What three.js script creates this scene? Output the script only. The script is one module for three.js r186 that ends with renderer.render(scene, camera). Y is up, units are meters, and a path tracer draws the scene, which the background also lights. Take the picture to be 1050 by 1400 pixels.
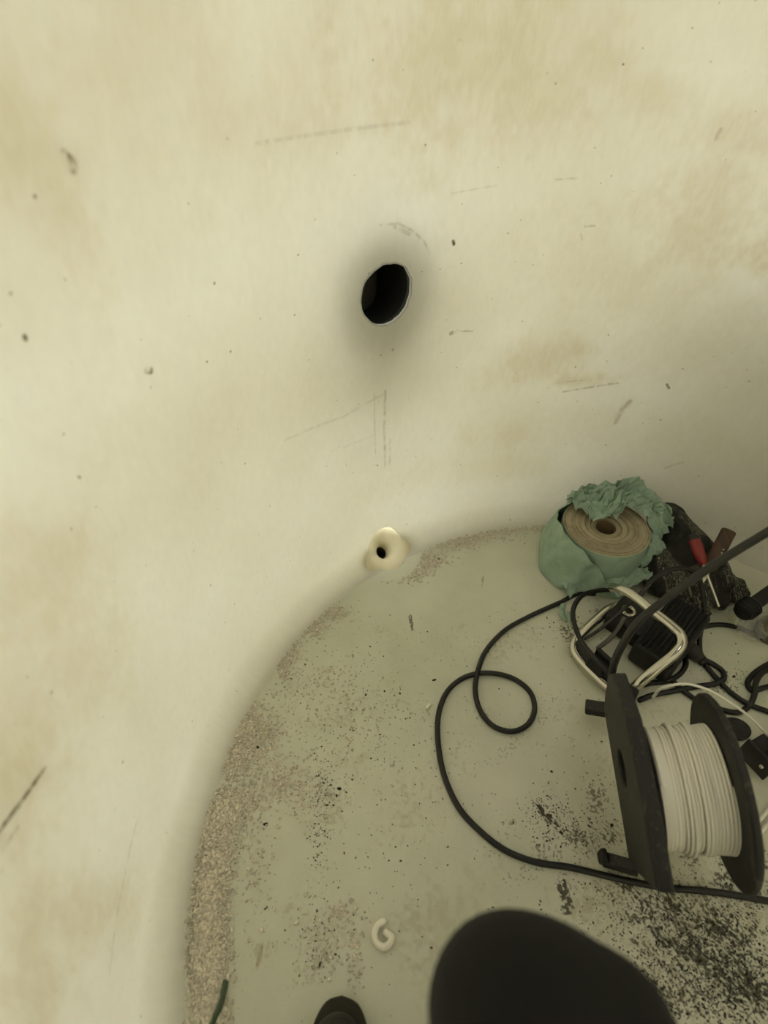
import * as THREE from 'three';
import { mergeGeometries, mergeVertices } from 'three/addons/utils/BufferGeometryUtils.js';
import { RoundedBoxGeometry } from 'three/addons/geometries/RoundedBoxGeometry.js';
import { MarchingCubes } from 'three/addons/objects/MarchingCubes.js';
import { Brush, Evaluator, SUBTRACTION } from 'three-bvh-csg';

// ---------------------------------------------------------------- camera, sky, exposure
const scene = new THREE.Scene();
const FOCAL = 760, PITCH = 43 * Math.PI / 180, EYE = 1.2;          // focal length in pixels of the 1050 x 1400 frame
const camera = new THREE.PerspectiveCamera(2 * Math.atan(700 / FOCAL) * 180 / Math.PI, 1050 / 1400, 0.02, 100);
camera.position.set(0, EYE, 0);
camera.rotation.set(-PITCH, 0, 0);
camera.focus = 1.3; camera.userData.fStop = 2.1;
const renderer = new THREE.WebGLRenderer();
renderer.toneMapping = THREE.LinearToneMapping;
renderer.toneMappingExposure = 3.25;
renderer.shadowMap.enabled = true;
{ // plain overcast sky, a little brighter towards the zenith
  const w = 64, h = 32, d = new Float32Array(w * h * 4);
  for (let j = 0; j < h; j++) for (let i = 0; i < w; i++) {
    const up = Math.sin((j + .5) / h * Math.PI - Math.PI / 2), L = .75 + .45 * Math.max(0, up), k = (j * w + i) * 4;
    d[k] = L; d[k + 1] = L; d[k + 2] = L * 1.0; d[k + 3] = 1;
  }
  const t = new THREE.DataTexture(d, w, h, THREE.RGBAFormat, THREE.FloatType);
  t.mapping = THREE.EquirectangularReflectionMapping; t.magFilter = THREE.LinearFilter; t.needsUpdate = true;
  scene.background = t; scene.environment = t;
}

// ---------------------------------------------------------------- helpers
const CX = .532, CZ = -.338, RF = .884, RHO = .06, RW = RF + RHO, WT = .007, TOP = 1.95;   // the tank
const sP = Math.sin(PITCH), cP = Math.cos(PITCH);
const V = (x, y, z) => new THREE.Vector3(x, y, z);
const ray = (x, y) => { const Y = -(y - 700) / FOCAL; return V((x - 525) / FOCAL, -sP + Y * cP, -cP - Y * sP); };
const P = (x, y, hgt = 0) => { const d = ray(x, y); return d.multiplyScalar((EYE - hgt) / -d.y).add(V(0, EYE, 0)); };   // where a pixel's ray meets a level
const D = (x, y, depth) => ray(x, y).multiplyScalar(depth).add(V(0, EYE, 0));
const W = (x, y, R = RW) => { const d = ray(x, y), a = d.x * d.x + d.z * d.z, b = -2 * (d.x * CX + d.z * CZ), c = CX * CX + CZ * CZ - R * R;
  return d.multiplyScalar((-b + Math.sqrt(b * b - 4 * a * c)) / (2 * a)).add(V(0, EYE, 0)); };                           // where it meets the round wall
let seed = 7; const rnd = () => { seed = (seed * 1664525 + 1013904223) >>> 0; return seed / 4294967296; };
const gauss = () => Math.sqrt(-2 * Math.log(rnd() + 1e-9)) * Math.cos(6.2831853 * rnd());
const hash = (x, y, z) => { let n = Math.imul(x, 374761393) ^ Math.imul(y, 668265263) ^ Math.imul(z, 1274126177); n = Math.imul(n ^ (n >>> 13), 1274126177); return ((n ^ (n >>> 16)) >>> 0) / 4294967296; };
function noise(x, y, z = 0) {
  const xi = Math.floor(x), yi = Math.floor(y), zi = Math.floor(z); let u = x - xi, v = y - yi, w = z - zi;
  u = u * u * (3 - 2 * u); v = v * v * (3 - 2 * v);
  const s = (k) => { const a = hash(xi, yi, k), b = hash(xi + 1, yi, k), c = hash(xi, yi + 1, k), d = hash(xi + 1, yi + 1, k); return a + (b - a) * u + (c - a + (a - b - c + d) * u) * v; };
  if (w === 0) return s(zi);
  w = w * w * (3 - 2 * w); const a = s(zi); return a + (s(zi + 1) - a) * w;
}
const fbm = (x, y, o = 4, z = 0) => { let a = 0, k = .5, t = 0; for (let i = 0; i < o; i++) { a += k * noise(x, y, z); t += k; k *= .5; x = x * 2.03 + 17.1; y = y * 2.03 + 5.7; z = z && z * 2.03 + 3.1; } return a / t; };
const clamp = (v, a = 0, b = 1) => Math.min(b, Math.max(a, v));
const smooth = (a, b, v) => { v = clamp((v - a) / (b - a)); return v * v * (3 - 2 * v); };
const used = {};
const numbered = (n) => { used[n] = (used[n] ?? -1) + 1; return used[n] ? n + '_' + String(used[n]).padStart(3, '0') : n; };
function mesh(name, geometry, material, parent = scene) {
  const m = new THREE.Mesh(geometry, material); m.name = parent === scene ? numbered(name) : name; m.castShadow = m.receiveShadow = true; parent.add(m); return m;
}
function tag(o, label, category, group, kind) { o.userData.label = label; o.userData.category = category; if (group) o.userData.group = group; if (kind) o.userData.kind = kind; return o; }
function structure(o, label, category) { return tag(o, label, category, null, 'structure'); }
function thing(name, label, category, pos = V(0, 0, 0), group) { const o = new THREE.Group(); o.name = numbered(name); o.position.copy(pos); scene.add(o); return tag(o, label, category, group); }
const mat = (hex, roughness = .7, extra = {}) => new THREE.MeshStandardMaterial({ color: hex, roughness, ...extra });
function texture(w, h, fn, srgb = true) {
  const d = new Uint8Array(w * h * 4); const c = [0, 0, 0];
  for (let j = 0; j < h; j++) for (let i = 0; i < w; i++) { fn(i, j, c); const k = (j * w + i) * 4; d[k] = clamp(c[0], 0, 255); d[k + 1] = clamp(c[1], 0, 255); d[k + 2] = clamp(c[2], 0, 255); d[k + 3] = 255; }
  const t = new THREE.DataTexture(d, w, h); t.magFilter = THREE.LinearFilter; t.minFilter = THREE.LinearMipmapLinearFilter; t.generateMipmaps = true;
  if (srgb) t.colorSpace = THREE.SRGBColorSpace; t.needsUpdate = true; return t;
}
const local = (pts, o) => pts.map((p) => p.clone().sub(o));
function tube(pts, r, n = 10, closed = false, seg) { return new THREE.TubeGeometry(new THREE.CatmullRomCurve3(pts, closed, 'centripetal'), seg ?? pts.length * 10, r, n, closed); }
function capped(pts, r, n = 10, seg) { // a tube with rounded ends
  const g = [tube(pts, r, n, false, seg)];
  for (const e of [pts[0], pts[pts.length - 1]]) { const s = new THREE.SphereGeometry(r, n, 6); s.translate(e.x, e.y, e.z); g.push(s); }
  return mergeGeometries(g);
}
function box(w, h, d, r = .003) { return new RoundedBoxGeometry(w, h, d, 2, Math.min(r, w / 2.1, h / 2.1, d / 2.1)); }
const frame = (o, x, y, z) => new THREE.Matrix4().makeBasis(x, y, z).setPosition(o);
function along(a, b, upHint = V(0, 1, 0)) { // frame at a with y towards b
  const y = b.clone().sub(a).normalize(), x = V().crossVectors(y, upHint).normalize(), z = V().crossVectors(x, y); return frame(a, x, y, z);
}
// signed distance field to mesh
function field(fn, min, size, res) {
  const mc = new MarchingCubes(res, new THREE.MeshBasicMaterial(), false, false, 400000); mc.isolation = 0;
  for (let k = 0; k < res; k++) for (let j = 0; j < res; j++) for (let i = 0; i < res; i++)
    mc.field[k * res * res + j * res + i] = -fn(min.x + i / res * size, min.y + j / res * size, min.z + k / res * size) / size;
  mc.update();
  const n = mc.count, g = new THREE.BufferGeometry(), p = new Float32Array(n * 3);
  for (let i = 0; i < n; i++) for (let a = 0; a < 3; a++) p[i * 3 + a] = min.getComponent(a) + (mc.positionArray[i * 3 + a] + 1) / 2 * size;
  g.setAttribute('position', new THREE.BufferAttribute(p, 3));
  const m = mergeVertices(g, 1e-5); m.computeVertexNormals(); return m;
}
function capsule(px, py, pz, a, b, ra, rb) {
  const bx = b.x - a.x, by = b.y - a.y, bz = b.z - a.z, t = clamp(((px - a.x) * bx + (py - a.y) * by + (pz - a.z) * bz) / (bx * bx + by * by + bz * bz || 1));
  return Math.hypot(px - a.x - bx * t, py - a.y - by * t, pz - a.z - bz * t) - ra - (rb - ra) * t;
}
const smin = (a, b, k) => { const h = clamp(.5 + .5 * (b - a) / k); return b + (a - b) * h - k * h * (1 - h); };
function cubeUV(g, s = 1) { const p = g.attributes.position, u = new Float32Array(p.count * 2); for (let i = 0; i < p.count; i++) { u[2 * i] = (p.getX(i) + p.getY(i) * .37) * s; u[2 * i + 1] = (p.getZ(i) + p.getY(i) * .83) * s; } g.setAttribute('uv', new THREE.BufferAttribute(u, 2)); return g; }

// ---------------------------------------------------------------- tank: wall, floor, roof
const holeP = W(528, 403), holeN = V(CX - holeP.x, 0, CZ - holeP.z).normalize();     // points into the tank
const TH0 = Math.atan2(holeP.x - CX, holeP.z - CZ);                                  // angle of the hole, as LatheGeometry counts
const HR = .0625;                                                                    // hole radius
const SPAN = 3.9;                                                                    // angle that the wall texture covers
const toWall = (p) => { let a = Math.atan2(p.x - CX, p.z - CZ) - TH0; while (a > Math.PI) a -= 2 * Math.PI; while (a < -Math.PI) a += 2 * Math.PI; return [a * RW, p.y]; };
const drainP = V(); { const w = W(527, 752, RW - .018); const q = P(528, 752, .022); drainP.copy(q); }
const drainN = (() => { const n = V(CX - drainP.x, 0, CZ - drainP.z).normalize(); return n.multiplyScalar(.6).add(V(0, .8, 0)).normalize(); })();

// wall colour: cream plastic, tan scuffs with a grain, drips, specks, one painted slanted light line
const WW = 2048, WH = 1024, WLEN = SPAN * RW, WHGT = 1.3;
const scuffs = [ // pixel, half sizes in metres, turn, strength, grain
  [745, 490, .13, .06, -.1, .85], [805, 518, .1, .02, -.05, .9], [700, 590, .07, .045, .2, .55], [850, 562, .012, .04, .5, .8], [640, 600, .05, .03, .3, .4],
  [640, 90, .32, .13, .1, .75], [700, 90, .06, .04, 0, .6], [890, 130, .1, .035, .15, .5], [860, 380, .3, .12, .25, .45], [955, 300, .12, .14, .3, .75],
  [1035, 350, .08, .045, .25, 1], [1000, 180, .1, .06, .2, .6], [60, 230, .05, .12, 0, .6], [20, 215, .06, .08, 0, .7], [420, 130, .3, .11, 0, .42], [260, 60, .3, .1, 0, .35],
  [60, 800, .10, .12, -.3, .6], [20, 1050, .1, .12, -.35, .8], [90, 1250, .05, .22, -.2, .75], [50, 1340, .05, .12, -.1, .8], [120, 920, .06, .12, -.3, .5], [160, 880, .05, .06, 0, .45], [20, 950, .1, .05, 0, .4],
  [330, 560, .3, .1, .2, .22], [560, 650, .14, .05, 0, .3], [680, 640, .14, .05, 0, .4], [950, 480, .2, .1, .1, .3], [640, 400, .12, .15, 0, .2], [900, 600, .3, .08, 0, .3],
].map(([x, y, a, b, r, k]) => { const [s, t] = toWall(W(x, y)); return { s, t, a, b, c: Math.cos(r), d: Math.sin(r), k }; });
const strokes = [ // thin marks: pixel polylines, half width in metres, strength
  [[[512, 540], [513, 585], [514, 625]], .0018, .35], [[[527, 535], [526, 580], [527, 640]], .0035, .5], [[[534, 600], [533, 635]], .0025, .3],
  [[[527, 538], [470, 570], [390, 602]], .003, .22], [[[512, 595], [470, 612]], .002, .18],  // the long slanted stroke is a light pattern painted into the colour
  [[[520, 308], [545, 306], [565, 316], [580, 330], [588, 347]], .0022, .45], [[[540, 310], [560, 320]], .004, .35],
  [[[350, 197], [440, 183], [560, 168]], .003, .25], [[[760, 246], [790, 244]], .002, .4], [[[618, 265], [680, 254]], .0018, .3], [[[770, 536], [800, 531], [845, 524]], .003, .55], [[[760, 524], [800, 520]], .002, .4],
  [[[842, 578], [850, 560], [862, 549]], .006, .5], [[[88, 208], [103, 222]], .003, .95], [[[100, 222], [101, 230]], .006, .7], [[[617, 456], [626, 453]], .0045, .75], [[[626, 453], [646, 453]], .0022, .6],
  [[[201, 507], [207, 507]], .0048, .7], [[[0, 1135], [30, 1095], [62, 1050]], .003, .7], [[[5, 1160], [25, 1130]], .003, .5], [[[620, 330], [621, 334]], .003, .95], [[[35, 461], [36, 463]], .003, .9],
  [[[800, 310], [815, 309]], .002, .5], [[[795, 320], [796, 328]], .002, .4], [[[985, 178], [980, 190]], .004, .5], [[[912, 526], [915, 531]], .003, .7], [[[108, 652], [110, 653]], .002, .8], [[[537, 478], [538, 479]], .0025, .8], [[[910, 640], [935, 632]], .003, .5], [[[150, 1330], [170, 1200], [188, 1120]], .003, .3],
].map(([pts, w, k]) => ({ p: pts.map(([x, y]) => toWall(W(x, y))), w, k }));
const specks = []; for (let i = 0; i < 420; i++) specks.push([(rnd() - .5) * WLEN, rnd() * WHGT, .0006 + rnd() * rnd() * .0012, .3 + .5 * rnd()]);
const wallAt = new Float32Array(WW * WH), wallDark = new Float32Array(WW * WH);
{
  const sx = WLEN / WW, sy = WHGT / WH;
  for (const q of scuffs) {
    const R = 2.1 * Math.max(q.a, q.b), i0 = Math.max(0, Math.floor((q.s - R + WLEN / 2) / sx)), i1 = Math.min(WW - 1, (q.s + R + WLEN / 2) / sx), j0 = Math.max(0, Math.floor((q.t - R) / sy)), j1 = Math.min(WH - 1, (q.t + R) / sy);
    for (let j = j0; j <= j1; j++) for (let i = i0; i <= i1; i++) {
      const s = i * sx - WLEN / 2, t = j * sy, ds = s - q.s, dt = t - q.t, u = (ds * q.c + dt * q.d) / q.a, v = (-ds * q.d + dt * q.c) / q.b;
      const e = Math.hypot(u, v) + (fbm(s * 16, t * 16, 4, 2) - .5) * 1.5 + (fbm(s * 90, t * 60, 2, 7) - .5) * .9; if (e > 1.5) continue;
      const grain = .45 + 1.1 * fbm(s * 260 + t * 40, t * 75, 2, 4) * fbm(s * 60, t * 60, 2, 9) * 2;
      wallAt[j * WW + i] = Math.max(wallAt[j * WW + i], q.k * .4 * smooth(1.5, .1, e) * clamp(grain, 0, 1.2));
    }
  }
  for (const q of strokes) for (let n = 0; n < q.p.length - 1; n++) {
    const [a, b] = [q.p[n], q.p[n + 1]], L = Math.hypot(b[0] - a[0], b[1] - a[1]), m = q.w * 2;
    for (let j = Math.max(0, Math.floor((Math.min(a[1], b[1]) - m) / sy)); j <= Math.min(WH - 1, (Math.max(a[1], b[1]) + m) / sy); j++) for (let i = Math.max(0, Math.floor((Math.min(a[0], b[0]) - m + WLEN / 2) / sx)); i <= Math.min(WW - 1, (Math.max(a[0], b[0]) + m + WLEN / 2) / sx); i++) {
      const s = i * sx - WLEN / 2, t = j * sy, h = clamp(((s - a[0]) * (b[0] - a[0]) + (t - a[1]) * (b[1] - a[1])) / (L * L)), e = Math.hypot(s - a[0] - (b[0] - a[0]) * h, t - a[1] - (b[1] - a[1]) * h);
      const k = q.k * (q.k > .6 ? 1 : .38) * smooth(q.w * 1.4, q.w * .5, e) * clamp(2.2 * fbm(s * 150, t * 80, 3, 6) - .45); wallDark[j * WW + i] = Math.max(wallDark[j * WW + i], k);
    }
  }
  for (const [s0, t0, r, k] of specks) for (let j = Math.max(0, Math.floor((t0 - r * 2) / sy)); j <= Math.min(WH - 1, (t0 + r * 2) / sy); j++) for (let i = Math.max(0, Math.floor((s0 - r * 2 + WLEN / 2) / sx)); i <= Math.min(WW - 1, (s0 + r * 2 + WLEN / 2) / sx); i++) {
    const e = Math.hypot(i * sx - WLEN / 2 - s0, j * sy - t0); wallDark[j * WW + i] = Math.max(wallDark[j * WW + i], k * smooth(r * 1.8, r * .6, e));
  }
}
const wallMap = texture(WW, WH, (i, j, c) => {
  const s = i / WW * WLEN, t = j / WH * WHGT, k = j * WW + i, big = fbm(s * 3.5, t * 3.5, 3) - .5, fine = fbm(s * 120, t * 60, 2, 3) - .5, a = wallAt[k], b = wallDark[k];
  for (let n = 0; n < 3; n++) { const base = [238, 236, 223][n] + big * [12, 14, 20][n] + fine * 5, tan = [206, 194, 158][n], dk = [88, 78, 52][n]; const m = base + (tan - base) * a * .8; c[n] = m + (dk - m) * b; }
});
const wallBump = texture(WW, WH, (i, j, c) => { const s = i / WW * WLEN, t = j / WH * WHGT, k = j * WW + i; c[0] = c[1] = c[2] = 128 + 60 * (fbm(s * 20, t * 20, 3, 5) - .5) + 110 * wallAt[k] * (fbm(s * 200, t * 90, 2, 8) - .5) - 40 * wallDark[k]; }, false);
for (const t of [wallMap, wallBump]) { t.wrapS = t.wrapT = THREE.MirroredRepeatWrapping; }
const plastic = new THREE.MeshPhysicalMaterial({ map: wallMap, bumpMap: wallBump, bumpScale: .003, roughness: 1, transmission: .5, thickness: 0, side: THREE.DoubleSide });

const evaluator = new Evaluator(); evaluator.useGroups = false; evaluator.attributes = ['position', 'normal', 'uv'];
function brush(g, m) { const b = new Brush(g); if (m) b.applyMatrix4(m); b.updateMatrixWorld(); return b; }
function cut(g, tools) { let b = brush(g); for (const t of tools) b = evaluator.evaluate(b, t, SUBTRACTION); return b.geometry; }
const jag = (a) => 1 + .012 * Math.sin(3 * a + 1) + .02 * (noise(Math.cos(a) * 3 + 9, Math.sin(a) * 3 + 9) - .5) + .03 * (noise(Math.cos(a) * 7 + 20, Math.sin(a) * 7 + 20) - .5);
function jagged(r, half) { const g = new THREE.CylinderGeometry(r, r, half * 2, 72, 1); const p = g.attributes.position; for (let i = 0; i < p.count; i++) { const a = Math.atan2(p.getZ(i), p.getX(i)), k = Math.hypot(p.getX(i), p.getZ(i)) > .001 ? jag(a) : 1; p.setX(i, p.getX(i) * k); p.setZ(i, p.getZ(i) * k); } return g; }
const holeFrame = along(holeP, holeP.clone().add(holeN)), drainFrame = along(drainP, drainP.clone().add(drainN));
const drainCut = brush(new THREE.CylinderGeometry(.06, .06, .2, 40), drainFrame);
{
  const prof = [], N = 8;
  for (let i = 0; i <= N; i++) { const a = i / N * Math.PI / 2; prof.push([RF + RHO * Math.sin(a), RHO - RHO * Math.cos(a)]); }
  for (let i = 1; i <= 24; i++) prof.push([RW, RHO + (TOP - RHO) * i / 24]);
  for (let i = 0; i <= 6; i++) prof.push([RW + WT, TOP - (TOP - RHO) * i / 6]);
  for (let i = 1; i <= N; i++) { const a = (1 - i / N) * Math.PI / 2; prof.push([RF + (RHO + WT) * Math.sin(a), RHO - (RHO + WT) * Math.cos(a)]); }
  prof.push([RF, 0]); prof.reverse();
  const g = new THREE.LatheGeometry(prof.map(([a, b]) => new THREE.Vector2(a, b)), 180, TH0 - Math.PI, 2 * Math.PI);
  const p = g.attributes.position, uv = g.attributes.uv;
  for (let i = 0; i < p.count; i++) { const a = (uv.getX(i) - .5) * 2 * Math.PI; uv.setXY(i, a / SPAN + .5, p.getY(i) / WHGT); }
  g.translate(CX, 0, CZ);
  const w = cut(g, [brush(jagged(HR, .08), holeFrame), drainCut]);
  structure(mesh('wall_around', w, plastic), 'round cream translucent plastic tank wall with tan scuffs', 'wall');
}
// floor: the same plastic with dirt trodden in
const FT = 2048, FS = 2 * RF;
const dirt = new Float32Array(FT * FT), brown = new Float32Array(FT * FT);
function stain(map, px, py, a, b, turn, k, thr = .5, fr = 90, stretch = 1) {
  const c = P(px, py), ct = Math.cos(turn), st = Math.sin(turn), sc = FS / FT, R = 1.6 * Math.max(a, b);
  const i0 = Math.max(0, Math.floor((c.x - R - CX + RF) / sc)), i1 = Math.min(FT - 1, (c.x + R - CX + RF) / sc), j0 = Math.max(0, Math.floor((c.z - R - CZ + RF) / sc)), j1 = Math.min(FT - 1, (c.z + R - CZ + RF) / sc);
  for (let j = j0; j <= j1; j++) for (let i = i0; i <= i1; i++) {
    const x = i * sc + CX - RF, z = j * sc + CZ - RF, dx = x - c.x, dz = z - c.z, u = dx * ct + dz * st, v = -dx * st + dz * ct;
    const e = Math.hypot(u / a, v / b) + (fbm(x * 14, z * 14, 2, 3) - .5) * .9; if (e > 1.5) continue;
    const w = smooth(1.5, .2, e), n = fbm(u * fr * 2.4 / stretch, v * fr * 2.4, 3, 5) * .62 + fbm(u * fr * .35 / stretch, v * fr * .35, 3, 8) * .38;
    const q = k * smooth(thr + .12 * (1 - w), thr + .12 * (1 - w) + (map === brown ? .3 : .12), n + .1 * (w - 1)) * Math.min(1, w * 1.6); const m = j * FT + i; if (q > map[m]) map[m] = q;
  }
}
for (const s of [[960, 1300, .2, .11, .9, .85, .49, 150, 1.8], [1030, 1345, .16, .1, .9, .9, .48, 130, 1.8], [900, 1350, .1, .09, .9, .8, .52, 150, 1.8], [880, 1245, .1, .07, .7, .7, .54, 150], [1010, 1180, .1, .12, .5, .8, .53], [745, 1112, .05, .012, .9, .9, .46, 150, 3], [790, 1140, .05, .03, .9, .7, .52, 150], [770, 1215, .015, .05, 0, .8, .48], [815, 1085, .03, .06, .3, .5, .54], [740, 1160, .12, .1, .2, .45, .58], [700, 1000, .3, .2, 0, .3, .62], [850, 850, .1, .1, 0, .35, .58], [775, 860, .06, .05, 0, .6, .54], [985, 930, .1, .1, .6, .5, .57], [561, 845, .0035, .035, -.1, .6, .42], [660, 790, .003, .03, .2, .3, .42], [940, 1160, .05, .04, 0, .6, .5]]) stain(dirt, ...s);
for (const s of [[480, 960, .2, .12, .4, .6, .5, 60], [460, 1090, .05, .2, .1, .6, .47, 70], [560, 1080, .2, .2, 0, .45, .52, 50], [440, 1280, .08, .1, 0, .55, .48, 80], [580, 1260, .12, .1, 0, .45, .45, 40], [680, 880, .25, .08, 0, .5, .5, 60], [620, 1250, .15, .15, 0, .3, .45, 30], [840, 1000, .2, .2, 0, .35, .5, 60], [520, 860, .1, .05, .4, .4, .5, 70], [900, 1300, .3, .2, 0, .5, .45, 50], [620, 745, .1, .03, 0, .5, .45, 80], [360, 1300, .03, .03, 0, .5, .48, 60], [355, 1305, .004, .02, .1, .9, .2, 60]]) stain(brown, ...s);
const floorMap = texture(FT, FT, (i, j, c) => {
  const x = i / FT * FS, z = j / FT * FS, k = j * FT + i, big = fbm(x * 4, z * 4, 3) - .5, mid = fbm(x * 26, z * 26, 3, 4) - .5, fine = noise(x * 500, z * 500) - .5, a = dirt[k], b = brown[k];
  for (let n = 0; n < 3; n++) { let m = [209, 208, 187][n] + big * [26, 20, 26][n] + mid * 9 + fine * 4; m += ([150, 136, 104][n] - m) * b * .6; c[n] = m + ([44, 40, 27][n] - m) * a * .9; }
});
const floorBump = texture(1024, 1024, (i, j, c) => { const x = i / 1024 * FS, z = j / 1024 * FS; c[0] = c[1] = c[2] = 128 + 80 * (fbm(x * 9, z * 9, 3, 2) - .5) + 30 * (fbm(x * 90, z * 90, 2, 6) - .5); }, false);
{
  const g = new THREE.CylinderGeometry(RF, RF, .014, 144, 1); const p = g.attributes.position, uv = g.attributes.uv;
  for (let i = 0; i < p.count; i++) uv.setXY(i, p.getX(i) / FS + .5, p.getZ(i) / FS + .5);
  g.translate(CX, -.007, CZ);
  structure(mesh('floor', cut(g, [drainCut]), new THREE.MeshStandardMaterial({ map: floorMap, bumpMap: floorBump, bumpScale: .004, roughness: .55 })), 'dull pale green plastic tank floor with trodden dirt', 'floor');
}
{ // unseen roof with its open manhole, made opaque grey to absorb light
  const prof = [[RW + WT, TOP], [.6, TOP + .12], [.24, TOP + .16], [.24, TOP + .26], [.252, TOP + .26], [.252, TOP + .172], [.6, TOP + .132], [RW + WT, TOP + .012], [RW + WT, TOP]];
  const g = new THREE.LatheGeometry(prof.map(([a, b]) => new THREE.Vector2(a, b)), 96); const uv = g.attributes.uv, p = g.attributes.position;
  for (let i = 0; i < p.count; i++) uv.setXY(i, p.getX(i) / WLEN, p.getZ(i) / WHGT);
  g.translate(CX, 0, CZ);
  structure(mesh('ceiling', g, mat(0x8f8c80, .9, { side: THREE.DoubleSide })), 'opaque grey tank roof darkened to absorb light, with an open manhole', 'ceiling');
}
{ // the yard around the tank, with a base and wall added for shade
  const g = new THREE.BoxGeometry(24, .2, 24); g.translate(0, -.565, 0);
  structure(mesh('ground', g, mat(0xa09c90, .95)), 'grey concrete yard under the tank', 'ground');
  const pl = new THREE.CylinderGeometry(.915, .93, .449, 64); pl.translate(CX, -.2405, CZ); structure(mesh('added_plinth', pl, mat(0x8a867b, .95)), 'unseen round base added to raise the tank and shade its fillet', 'added_plinth');  // unseen base added so light reaches the wall foot and the fillet darkens
  const b = new THREE.BoxGeometry(.2, 1.28, 2.6); const o = mesh('wall_shade_outside', b, mat(0x45423b, .95)); const a = TH0 - 1.45; o.position.set(CX + Math.sin(a) * 1.15, .17, CZ + Math.cos(a) * 1.15); o.rotation.y = a + Math.PI / 2;  // unseen wall added to cut light through the lower right of the tank
  structure(o, 'unseen low wall added outside the tank to darken its lower right', 'wall');
}

// ---------------------------------------------------------------- nozzle in the wall, drain in the corner
{
  const o = thing('pipe_nozzle', 'dark pipe nozzle opening through the tank wall with ragged rim', 'pipe', holeP);
  const q = new THREE.Group(); q.applyMatrix4(holeFrame.clone().setPosition(0, 0, 0)); // y points into the tank
  const black = mat(0x15140f, .6), dark = mat(0x35342c, .8);
  const lathe = (pts, n = 72) => new THREE.LatheGeometry(pts.map(([a, b]) => new THREE.Vector2(a, b)), n).applyMatrix4(q.matrix);
  mesh('pipe', lathe([[HR * 1.07, -.02], [HR * 1.07, -.24], [HR * 1.25, -.24], [HR * 1.25, -.02], [HR * 1.07, -.02]]), black, o);
  mesh('flange', lathe([[HR * 1.25, -.05], [HR * 2.1, -.05], [HR * 2.1, -.085], [HR * 1.25, -.085]]), dark, o);  // unseen collar added close to the wall to shade a halo round the hole
  mesh('blind_plate', lathe([[0, -.226], [HR * 1.9, -.226], [HR * 1.9, -.24], [0, -.24]]), black, o);
  { const g = new THREE.CylinderGeometry(.075, .075, .3, 40); g.translate(holeN.x * -.17, -.1, holeN.z * -.17); mesh('shade_valve_body', g, dark, o); }  // unseen cylinder added to deepen the shade below the hole
  // ragged cut edge
  const pts = []; for (let i = 0; i < 90; i++) { const a = i / 90 * 2 * Math.PI, k = HR * jag(a) * (1 - .012 * noise(i * .45, 3)); pts.push(V(Math.cos(a) * k, .001 + .002 * noise(i * .3, 8), Math.sin(a) * k).applyMatrix4(q.matrix)); }
  mesh('cut_rim', tube(pts, .0016, 6, true, 240), mat(0xb9b8b4, .5), o);
}
{
  const o = thing('drain_outlet', 'small round drain outlet with swollen yellow lip at wall foot', 'drain', drainP);
  const m = drainFrame.clone().setPosition(0, 0, 0);
  const lathe = (pts) => { const g = new THREE.LatheGeometry(pts.map(([a, b]) => new THREE.Vector2(a, b)), 64); const p = g.attributes.position; for (let i = 0; i < p.count; i++) { const x = p.getX(i), z = p.getZ(i), r = Math.hypot(x, z), a = Math.atan2(z, x); p.setY(i, p.getY(i) + (r > .03 ? .004 * (noise(Math.cos(a) * 2 + 4, Math.sin(a) * 2 + 4) - .5) : 0)); } g.computeVertexNormals(); return g.applyMatrix4(m); };
  const lip = mat(0xdfd6b2, .7, { side: THREE.DoubleSide });
  mesh('lip', lathe([[.112, -.075], [.104, -.042], [.094, -.018], [.082, -.004], [.07, .002], [.06, .002], [.05, -.002], [.04, -.009], [.03, -.016], [.021, -.026], [.019, -.06]]), lip, o);
  mesh('pipe', lathe([[.019, -.055], [.019, -.16], [0, -.16], [.001, -.165], [.026, -.165], [.026, -.055]]), mat(0x4a4234, .8), o);
}

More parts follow.
